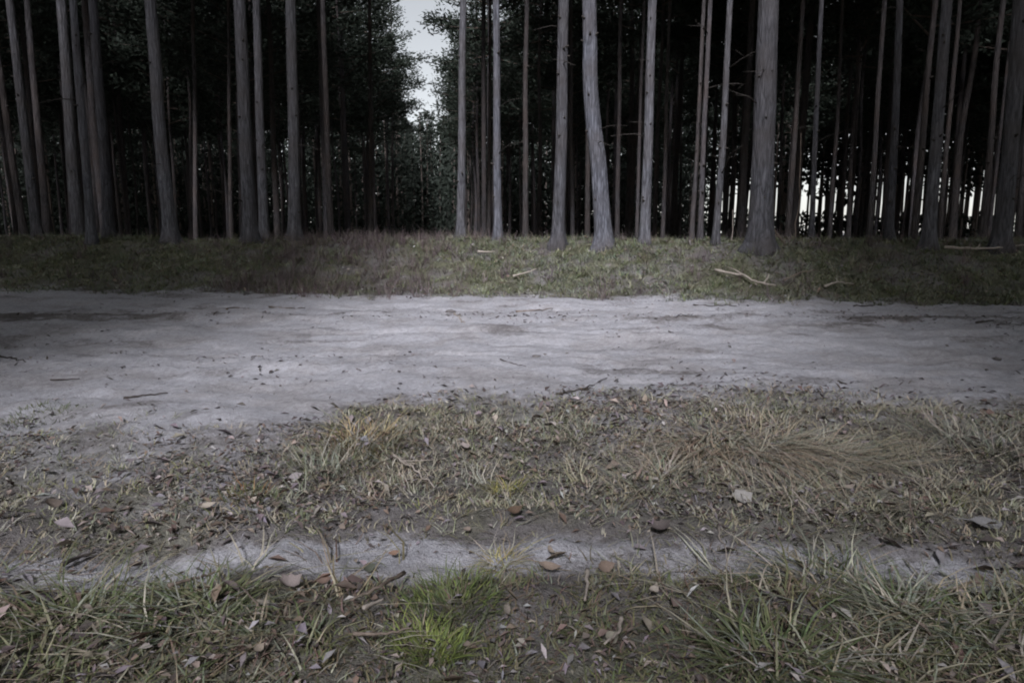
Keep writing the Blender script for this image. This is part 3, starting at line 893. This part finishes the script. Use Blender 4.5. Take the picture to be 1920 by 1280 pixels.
P1 = scatter(g, 26000, -10, 10, 3.3, 13, lambda x, y: in_view(x, y, 1.2) * (0.30 * patch(x, y, 73, 0.7) * patch(x, y, 76, 1.9) + 0.9 * sstep(0.40, 0.08, np.abs(y - 8.65 + 0.03 * x)) * (0.3 + 0.7 * patch(x, y, 74, 0.6)) + 0.5 * sstep(0.5, 0, road_far(x) - y) + 0.5 * sstep(0.9, 0, y - road_near(x))))
P1[:, 2] += 0.006
PG = scatter(g, 16000, -8, 8, 3.3, 11.5, lambda x, y: in_view(x, y, 0.6) * sstep(0.2, 0.7, sandiness(x, y)) * (0.15 + 0.85 * patch(x, y, 79, 1.1)))
PG[:, 2] += 0.004
litter("gravel", "fine grit and needle crumbs lying on the sandy road", PG, 0.016, [(0.16, 0.14, 0.13), (0.30, 0.28, 0.27), (0.09, 0.075, 0.07)], [3, 3, 2], 18)
litter("road_debris", "dark twigs and leaf crumbs strewn across the sandy road", P1, 0.042, [(0.07, 0.06, 0.055), (0.14, 0.12, 0.11), (0.24, 0.21, 0.20)], [3, 4, 4], 8)
P2 = scatter(g, 12000, -15, 15, 9.3, 17, lambda x, y: bd(x, y) * (0.3 + 0.7 * patch(x, y, 75, 0.8)))
P2[:, 2] += 0.05
litter("leaf_litter", "brown and pale leaf scraps lying on the mossy bank", P2, 0.06, LB, [4, 3, 3, 2, 2, 1], 9)

# ------------------------------------------------------------------ single tussocks
def tussock(u, v, label, nb, rad, hh, ww, lean, bend, cols, probs, seed, drape=(0, 0), name="grass_tussock", wide=1.0):
    g = np.random.default_rng(seed)
    c = on_ground(u, v)
    big = v > 980 and hh[1] > 0.2
    nb = int(nb * (0.6 if big else 0.9))
    dv = unit(g, nb)
    rr = rad * np.sqrt(g.uniform(0, 1, nb))
    P = np.stack([dv[:, 0] * rr * wide, dv[:, 1] * rr, np.zeros(nb)], -1)
    P[:, 2] = H(P[:, 0] + c[0], P[:, 1] + c[1]) - c[2] - 0.006
    d2 = dv * (0.3 + rr / rad)[:, None] + g.normal(0, 0.6, (nb, 2)) + np.array(drape)
    d2 /= np.linalg.norm(d2, axis=1)[:, None] + 1e-6
    V, q, t, col = blades(P, g.uniform(*hh, nb) * g.uniform(0.45, 1.0, nb) * (0.52 if big else 1.0), g.uniform(*ww, nb) * (1.5 if big else 1.3), d2, g.uniform(lean[0], lean[1] + (0.9 if big else 0.35), nb), g.uniform(*bend, nb), palette(g, nb, cols, probs), 4)
    o = link(name, make_mesh(name, V, tris=t, quads=q, col=col), M_GRASS, None, c)
    return tag(o, label, "grass tuft", "single grass tufts on the near verge")

tussock(1385, 850, "largest straw tussock, drooping towards the viewer at the road's near edge", 900, 0.20, (0.10, 0.27), (0.0025, 0.005), (0.3, 1.0), (0.8, 1.42), [(0.41, 0.33, 0.24), PALE, (0.24, 0.17, 0.12), GREY], [5, 3, 2, 1], 1, (0.1, -1.3), wide=2.0)
tussock(1290, 870, "smaller pale straw tussock at the left foot of the largest one", 380, 0.16, (0.08, 0.2), (0.002, 0.004), (0.2, 0.7), (0.6, 1.35), [(0.43, 0.34, 0.235), PALE, GREY], [4, 4, 1], 2, (-0.2, -0.8))
tussock(1520, 860, "flattened straw tussock lying towards the right of the largest one", 620, 0.20, (0.08, 0.24), (0.0025, 0.005), (0.5, 1.2), (0.7, 1.4), [STRAW, GREY, PALE], [4, 3, 3], 3, (0.9, -0.7), wide=2.2)
tussock(1840, 850, "tangle of grey dry stems where the road meets the right edge", 420, 0.30, (0.14, 0.34), (0.002, 0.004), (0.4, 0.9), (0.5, 1.3), [GREY, PALE, (0.2, 0.17, 0.13)], [3, 3, 3], 4, (-0.5, 0.1))
tussock(1410, 800, "row of upright thin straw blades at the road's near edge", 90, 0.24, (0.09, 0.17), (0.002, 0.0035), (0.0, 0.25), (0.0, 0.4), [STRAW, PALE], [3, 3], 5)
tussock(680, 835, "yellowish straw tuft left of centre beside the sandy road", 420, 0.19, (0.10, 0.22), (0.002, 0.004), (0.1, 0.6), (0.3, 1.2), [(0.44, 0.34, 0.18), PALE, OLIVE, BROWN], [4, 2, 2, 2], 6, (0.2, -0.2))
tussock(600, 890, "pale grey green tuft of thin upright blades left of centre", 200, 0.15, (0.10, 0.22), (0.002, 0.0035), (0.0, 0.5), (0.1, 0.9), [GREY, PALE, OLIVE], [4, 3, 2], 7)
tussock(950, 925, "small yellow green tuft in the middle of the leaf litter", 140, 0.07, (0.05, 0.12), (0.002, 0.004), (0.1, 0.8), (0.2, 1.0), [(0.30, 0.27, 0.09), MOSS, STRAW], [3, 3, 2], 8)
tussock(940, 1062, "pale yellow arching tuft at the right end of the sandy rut", 160, 0.05, (0.06, 0.14), (0.002, 0.004), (0.1, 0.7), (0.5, 1.35), [(0.36, 0.31, 0.13), PALE, STRAW], [3, 2, 2], 9)
tussock(812, 1222, "bright yellow green moss-like tuft at the bottom centre", 650, 0.075, (0.03, 0.085), (0.002, 0.004), (0.1, 0.7), (0.1, 0.8), [(0.25, 0.29, 0.085), BRIGHT, GREEN, STRAW, OLIVE], [4, 3, 1, 1, 1], 10)
tussock(850, 1125, "fresh green clump of short grass below the sandy rut", 560, 0.12, (0.04, 0.10), (0.002, 0.004), (0.1, 0.6), (0.1, 0.9), [BRIGHT, GREEN, OLIVE], [2, 4, 3], 11)
tussock(1545, 1105, "sprawling straw and green tussock in the lower right part", 300, 0.14, (0.16, 0.36), (0.0025, 0.005), (0.3, 0.9), (0.5, 1.3), [STRAW, GREY, GREEN, PALE], [3, 3, 3, 2], 12)
tussock(1690, 1150, "spiky radiating tussock of grey green blades at lower right", 260, 0.08, (0.18, 0.34), (0.0025, 0.005), (0.4, 1.0), (0.2, 1.0), [GREY, PALE, GREEN], [4, 3, 2], 13)
tussock(1860, 1190, "long overhanging grass tussock in the bottom right corner", 300, 0.16, (0.18, 0.38), (0.0025, 0.005), (0.3, 0.9), (0.5, 1.3), [OLIVE, GREY, STRAW], [4, 3, 3], 14)
tussock(1450, 1235, "dense tussock of narrow green blades at the bottom edge, right half", 300, 0.11, (0.14, 0.30), (0.0025, 0.005), (0.2, 0.8), (0.4, 1.2), [GREEN, GREY, OLIVE], [4, 3, 3], 15)
tussock(150, 1165, "long bladed dark green tussock in the bottom left corner", 280, 0.14, (0.18, 0.36), (0.0025, 0.005), (0.3, 0.9), (0.4, 1.3), [OLIVE, GREY, GREEN], [4, 3, 3], 16)
tussock(370, 1160, "crossing grey green tussock at the bottom, left of centre", 240, 0.12, (0.16, 0.32), (0.0025, 0.005), (0.3, 0.9), (0.4, 1.3), [GREY, GREEN, OLIVE], [4, 3, 3], 17)
tussock(80, 785, "low green patch of grass beside the road at the left edge", 520, 0.22, (0.02, 0.06), (0.003, 0.005), (0.2, 0.9), (0.1, 0.9), [OLIVE, GREEN, GREY], [4, 4, 3], 18)
tussock(1215, 905, "loose straw tuft midway between leaf litter and largest tussock", 260, 0.16, (0.08, 0.2), (0.002, 0.004), (0.2, 0.8), (0.4, 1.3), [STRAW, GREY, PALE], [3, 3, 2], 19)
tussock(470, 935, "short rusty green tuft behind a pale tan leaf at left", 160, 0.10, (0.04, 0.10), (0.002, 0.004), (0.1, 0.6), (0.1, 0.8), [OLIVE, (0.22, 0.13, 0.06), GREEN], [3, 3, 2], 20)

# ------------------------------------------------------------------ single fallen leaves
def leaf_mesh(name, outline, curl, col):
    o = np.array(outline, float); n = len(o)
    inner = o * 0.5
    P = np.vstack([[[0, 0]], inner, o])
    z = curl * ((P[:, 0] ** 2) * 0.9 + 0.5 * np.abs(P[:, 1]) ** 1.5) + 0.03 * np.sin(P[:, 0] * 7 + P[:, 1] * 5)
    V = np.column_stack([P, z])
    t = []; q = []
    for k in range(n):
        j = (k + 1) % n
        t.append((0, 1 + k, 1 + j)); q.append((1 + k, 1 + n + k, 1 + n + j, 1 + j))
    # petiole
    s = tube(np.array([[-0.5, 0, z[1 + n]], [-0.75, 0.02, z[1 + n] + 0.03], [-0.98, 0.06, z[1 + n] + 0.02]]), [0.02, 0.016, 0.012], 4)
    V2, q2, t2 = merge([(V, np.array(q), np.array(t)), s])
    return make_mesh(name, V2, tris=t2, quads=q2, col=np.tile(col, (len(V2), 1)), smooth=True)
OVAL = [(-0.5, 0), (-0.38, 0.16), (-0.15, 0.27), (0.1, 0.25), (0.32, 0.13), (0.5, 0.0), (0.33, -0.15), (0.1, -0.27), (-0.14, -0.26), (-0.37, -0.17)]
LOBED = [(-0.5, 0), (-0.42, 0.2), (-0.27, 0.24), (-0.18, 0.40), (0.0, 0.31), (0.16, 0.36), (0.24, 0.22), (0.46, 0.06), (0.30, -0.16), (0.2, -0.36), (0.02, -0.3), (-0.15, -0.41), (-0.28, -0.24), (-0.43, -0.18)]
def leaf(u, v, px, label, col, shape=OVAL, curl=0.5, rot=0.0, tilt=0.25, roll=0.0, lift=0.03, seed=0):
    c = on_ground(u, v)
    rng_ = math.sqrt(c[0] ** 2 + c[1] ** 2 + CAM_H ** 2)
    s = 0.66 * px / F * rng_
    col = np.array(col) * 0.8; col = tuple(col * 0.7 + col.mean() * 0.3)
    curl = curl * 1.1; tilt += random.uniform(-0.2, 0.25); roll += random.uniform(-0.3, 0.3)
    o = link("fallen_leaf", leaf_mesh("fallen_leaf", shape, curl, col), M_LITTER, None, (c[0], c[1], c[2] + lift))
    o.scale = (s, s, s); o.rotation_euler = (tilt, roll, rot)
    tag(o, label, "leaf", "fallen leaves on the near verge")
TAN = (0.42, 0.32, 0.22); PINKT = (0.44, 0.34, 0.29); ORB = (0.36, 0.20, 0.11); DKB = (0.15, 0.115, 0.10); PGREY = (0.29, 0.275, 0.26)
leaf(390, 962, 46, "pale tan leaf lying left of the rusty green tuft", (0.52, 0.42, 0.30), rot=0.5)
leaf(1392, 945, 62, "pale beige lobed leaf below the largest straw tussock", (0.38, 0.345, 0.30), LOBED, rot=0.2)
leaf(1850, 992, 84, "biggest pale grey leaf lying flat near the right edge", PGREY, rot=0.1, curl=0.3, lift=0.02)
leaf(545, 1115, 66, "curled pinkish leaf below the left end of the sandy rut", (0.33, 0.255, 0.22), LOBED, rot=0.7, curl=1.5)
leaf(740, 1052, 34, "small orange brown leaf lying on the sandy rut", ORB, rot=0.1)
leaf(1030, 1078, 68, "flat elongated tan leaf right of the pale yellow arching tuft", (0.40, 0.28, 0.19), rot=0.05, curl=0.4)
leaf(1032, 1050, 40, "tan leaf just above the flat elongated tan leaf", TAN, rot=1.9, curl=0.8)
leaf(1135, 1078, 58, "brown leaf tilted upright right of the flat elongated one", (0.27, 0.18, 0.12), rot=0.6, tilt=0.8)
leaf(872, 848, 34, "pinkish tan leaf among litter behind the yellow green tuft", PINKT, LOBED, rot=0.3)
leaf(965, 972, 48, "dark brown leaf below the small yellow green tuft", (0.16, 0.095, 0.05), rot=0.5, curl=0.9)
leaf(876, 1010, 32, "light brown leaf on the far rim of the sandy rut", (0.40, 0.29, 0.21), rot=1.2)
leaf(100, 958, 50, "dull brown leaf standing in the grass near the left edge", (0.26, 0.19, 0.14), rot=1.4, tilt=0.9)
leaf(487, 1238, 36, "tan leaf at the bottom edge left of the bright green tuft", TAN, rot=1.3, tilt=0.6)
leaf(692, 1082, 44, "dark olive leaf poking up at the near rim of the sandy rut", (0.13, 0.14, 0.09), rot=1.0, tilt=0.9)
leaf(1590, 926, 36, "tan leaf lying right of the pale beige lobed leaf", (0.42, 0.32, 0.24), rot=0.1)
leaf(1662, 1000, 42, "upright pale grey leaf in the grass left of the biggest leaf", (0.36, 0.34, 0.31), rot=1.4, tilt=0.9)
leaf(1225, 1128, 44, "curled tan leaf right of the pale stubby stick", (0.44, 0.36, 0.27), rot=1.1, curl=1.2)
leaf(950, 1165, 44, "pale dry leaf standing below the flat elongated tan leaf", (0.38, 0.30, 0.23), rot=1.5, tilt=0.9)
leaf(1555, 975, 46, "dark purple brown leaf above the sprawling lower right tussock", DKB, LOBED, rot=0.4)
leaf(610, 1105, 44, "brown leaf right of the curled pinkish leaf", (0.25, 0.15, 0.10), rot=0.2)
leaf(1240, 1005, 64, "dark brown lobed leaf right of the litter's middle", DKB, LOBED, rot=0.1, curl=0.9)
leaf(1145, 1215, 60, "narrow pale leaf leaning at the bottom right of centre", (0.36, 0.32, 0.22), rot=0.9, tilt=0.5)
leaf(690, 985, 32, "small brown leaf on the verge straight above the orange leaf", (0.27, 0.18, 0.12), rot=1.7)
leaf(555, 905, 36, "greyish pink leaf beside the pale grey green tuft", (0.36, 0.30, 0.29), rot=0.4, tilt=0.6)

# ------------------------------------------------------------------ single sticks and branches
def stick(points, rad, label, mat, name="stick", cat="stick", group=None, lift=0.012, twigs=(), upright=None, seed=0, seg=7):
    """points: pixels of the stick as it lies on the ground (or (u, v, height above ground))"""
    g = np.random.default_rng(seed + 300)
    W = []
    if upright is not None:
        d = upright
        W = [at_depth(p[0], p[1], d) for p in points]
    else:
        for p in points:
            c = on_ground(p[0], p[1]); c[2] += lift + (p[2] if len(p) > 2 else 0); W.append(c)
    W = np.array(W, float)
    n = max(6, 4 * len(W))
    tt_ = np.linspace(0, 1, n); kn = np.linspace(0, 1, len(W))
    P = np.stack([np.interp(tt_, kn, W[:, i_]) for i_ in range(3)], -1)
    ln = np.linalg.norm(P[-1] - P[0])
    P[1:-1] += g.normal(0, 0.018 * ln, (n - 2, 3)) * [1, 1, 0.4]
    if upright is None:
        P[:, 2] = np.maximum(P[:, 2], H(P[:, 0], P[:, 1]) + rad * 0.6)
    base = P[0].copy()
    if group == GR: rad *= 0.62
    R = np.linspace(rad, rad * 0.5, n) * g.uniform(0.85, 1.15, n)
    parts = [tube(P - base, R, seg)]
    for (f, du, dv_, dz) in twigs:
        k = int(f * (n - 1)); s = P[k] - base
        parts.append(tube(np.array([s, s + np.array([du, dv_, dz]) * 0.55 + g.normal(0, 0.01, 3), s + np.array([du, dv_, dz])]), [rad * 0.6, rad * 0.45, rad * 0.2], 5))
    V, q, t = merge(parts)
    o = link(name, make_mesh(name, V, tris=t, quads=q, smooth=True), mat, None, base)
    tag(o, label, cat, group)

GR = "sticks lying on the sandy road"; GB = "fallen branches on the bank"; GN = "twigs in the near verge"
stick([(232, 750), (270, 744), (315, 740)], 0.014, "dark stick lying on the sand in the left third of the road", M_STICKD, group=GR)
stick([(1042, 742), (1090, 732), (1138, 712)], 0.010, "thin dark twig curving up right on the near road edge", M_STICKD, group=GR, twigs=[(0.6, 0.06, -0.05, 0.01)])
stick([(938, 676), (960, 684), (986, 690)], 0.009, "short dark twig in the brightest middle of the road", M_STICKD, group=GR)
stick([(0, 670), (22, 673), (48, 682)], 0.014, "dark stick on the sand touching the photo's left edge", M_STICKD, group=GR)
stick([(425, 581), (440, 578), (466, 580)], 0.022, "short dark stick on the far wheel track at left", M_STICKM, group=GR)
stick([(505, 577), (540, 580), (572, 579)], 0.020, "brown stick on the far wheel track left of centre", M_STICKM, group=GR)
stick([(968, 586), (1000, 584), (1036, 581)], 0.022, "greyish stick on the far wheel track at centre", M_STICKM, group=GR)
stick([(852, 588), (860, 598), (871, 609)], 0.018, "pale stick pointing at the viewer beside the dark clod", M_STICKP, group=GR)
stick([(1300, 573), (1330, 576), (1381, 575)], 0.020, "long dark stick along the foot of the bank right of centre", M_STICKD, group=GR)
stick([(1600, 576), (1640, 574)], 0.020, "short dark stick along the foot of the bank at right", M_STICKD, group=GR)
stick([(1570, 718), (1588, 724)], 0.016, "small black wood chip on the right half of the road", M_STICKD, group=GR)
stick([(1830, 607), (1862, 602)], 0.022, "dark stick end on the road ridge near the right edge", M_STICKD, group=GR)
stick([(95, 716), (150, 713)], 0.010, "small thin twig on the sand near the left edge", M_STICKD, group=GR)
stick([(1340, 517), (1392, 527), (1420, 541), (1454, 546)], 0.026, "pale forked branch sliding down the bank right of centre", M_STICKP, "fallen_branch", "branch", GB, 0.10, [(0.4, -0.22, 0.5, 0.16), (0.85, 0.12, 0.1, 0.16)])
stick([(962, 528), (985, 522), (1006, 514)], 0.020, "short pale branch on the bank below the knotty pine", M_STICKP, "fallen_branch", "branch", GB, 0.10)
stick([(1470, 536), (1500, 521), (1530, 517)], 0.014, "thin grey branch right of the pale forked branch", M_STICKM, "fallen_branch", "branch", GB, 0.10)
stick([(1545, 546), (1570, 537), (1600, 542)], 0.020, "crooked grey branch low on the bank at right", M_STICKP, "fallen_branch", "branch", GB, 0.08, [(0.5, 0.05, 0.2, 0.06)])
stick([(1770, 476), (1850, 479), (1925, 472)], 0.026, "long pale branch lying across the bank top at the right edge", M_STICKP, "fallen_branch", "branch", GB, 0.12, [(0.45, 0.2, 0.2, 0.1)])
stick([(896, 481), (912, 482), (928, 481)], 0.022, "pale broken branch end below the straight central grey pine", M_STICKP, "fallen_branch", "branch", GB, 0.10)
stick([(1456, 476), (1464, 465), (1471, 458), (1462, 445), (1450, 428)], 0.020, "bent brown branch rising beside the foot of the thickest pine", M_STICKM, "fallen_branch", "branch", GB, upright=13.7, twigs=[(0.75, -0.18, 0.0, 0.10)])
stick([(1373, 470), (1373, 430), (1374, 393)], 0.012, "thin bare sapling standing left of the thickest pine", M_STICKP, "bare_sapling", "sapling", None, upright=14.6)
stick([(1490, 468), (1496, 380), (1502, 250)], 0.015, "taller bare sapling standing right of the thickest pine", M_STICKM, "bare_sapling", "sapling", None, upright=16.5)
stick([(118, 1076), (150, 1062), (182, 1052)], 0.008, "black twig on bare soil near the left edge", M_STICKD, group=GN, lift=0.03)
stick([(1101, 1090), (1100, 1120), (1096, 1152)], 0.007, "pale stubby stick pointing at the viewer right of bottom centre", M_STICKP, group=GN, lift=0.04)
stick([(735, 868), (775, 898), (815, 936)], 0.006, "pale split straw stalk right of the yellowish straw tuft", M_STICKP, group=GN, lift=0.05, twigs=[(0.3, 0.16, -0.04, 0.02), (0.2, 0.10, -0.16, 0.03)])
stick([(758, 1096), (715, 1120), (658, 1152)], 0.007, "brown twig slanting below the sandy rut left of centre", M_STICKM, group=GN, lift=0.04)
stick([(1164, 1198), (1160, 1222), (1132, 1252)], 0.006, "pale bent stalk at the bottom right of centre", M_STICKP, group=GN, lift=0.06)
stick([(682, 1172), (722, 1154)], 0.006, "short pale twig above the bottom edge left of the bright tuft", M_STICKP, group=GN, lift=0.05)
stick([(1478, 985), (1512, 1020), (1550, 1072)], 0.003, "long thin pale stem slanting above the lower right tussock", M_STICKP, group=GN, lift=0.14)
stick([(1343, 1050), (1352, 1100), (1368, 1172)], 0.0035, "thin pale stem standing out right of the curled tan leaf", M_STICKP, group=GN, lift=0.13)
stick([(1700, 975), (1703, 1030), (1722, 1090)], 0.0035, "thin grey stem rising left of the biggest pale leaf", M_STICKM, group=GN, lift=0.12)
stick([(318, 1130), (370, 1112), (418, 1098)], 0.006, "slender brown twig lying in the lower left grass", M_STICKM, group=GN, lift=0.05)
stick([(664, 1222), (720, 1224), (775, 1212)], 0.005, "thin twig lying left of the bright yellow green tuft", M_STICKM, group=GN, lift=0.05)

# dark clods on the road
def clod(u, v, px, label, seed):
    g = np.random.default_rng(seed)
    c = on_ground(u, v); r = 0.5 * px / F * np.linalg.norm(c - [0, 0, CAM_H])
    th = np.linspace(0, np.pi, 9); ph = np.linspace(0, 2 * np.pi, 14, endpoint=False)
    TH, PH = np.meshgrid(th, ph, indexing='ij')
    rr = r * (1 + 0.55 * fbm(np.cos(PH) * 1.6 + seed, np.sin(PH) * 1.6 + TH * 1.2, seed, 3))
    V = np.stack([rr * np.sin(TH) * np.cos(PH), 0.7 * rr * np.sin(TH) * np.sin(PH), 0.35 * rr * np.cos(TH)], -1).reshape(-1, 3)
    n = 14; i = np.arange(8)[:, None] * n; j = np.arange(n)[None, :]; k = (j + 1) % n
    q = np.stack([i + j, i + n + j, i + n + k, i + k], -1).reshape(-1, 4)
    o = link("earth_clod", make_mesh("earth_clod", V, quads=q), M_SOIL, None, (c[0], c[1], c[2] + 0.25 * r))
    tag(o, label, "clod", "earth clods on the sandy road")
clod(845, 586, 18, "dark earth clod on the road ridge near the centre", 1)
clod(1006, 670, 16, "small dark crumb in the brightest middle of the road", 2)
clod(1020, 667, 11, "tiny dark crumb just right of the small dark crumb", 3)
clod(1868, 676, 15, "dark crumb on the road near the right edge", 4)
clod(996, 802, 22, "dark earth lump on the verge at centre", 5)
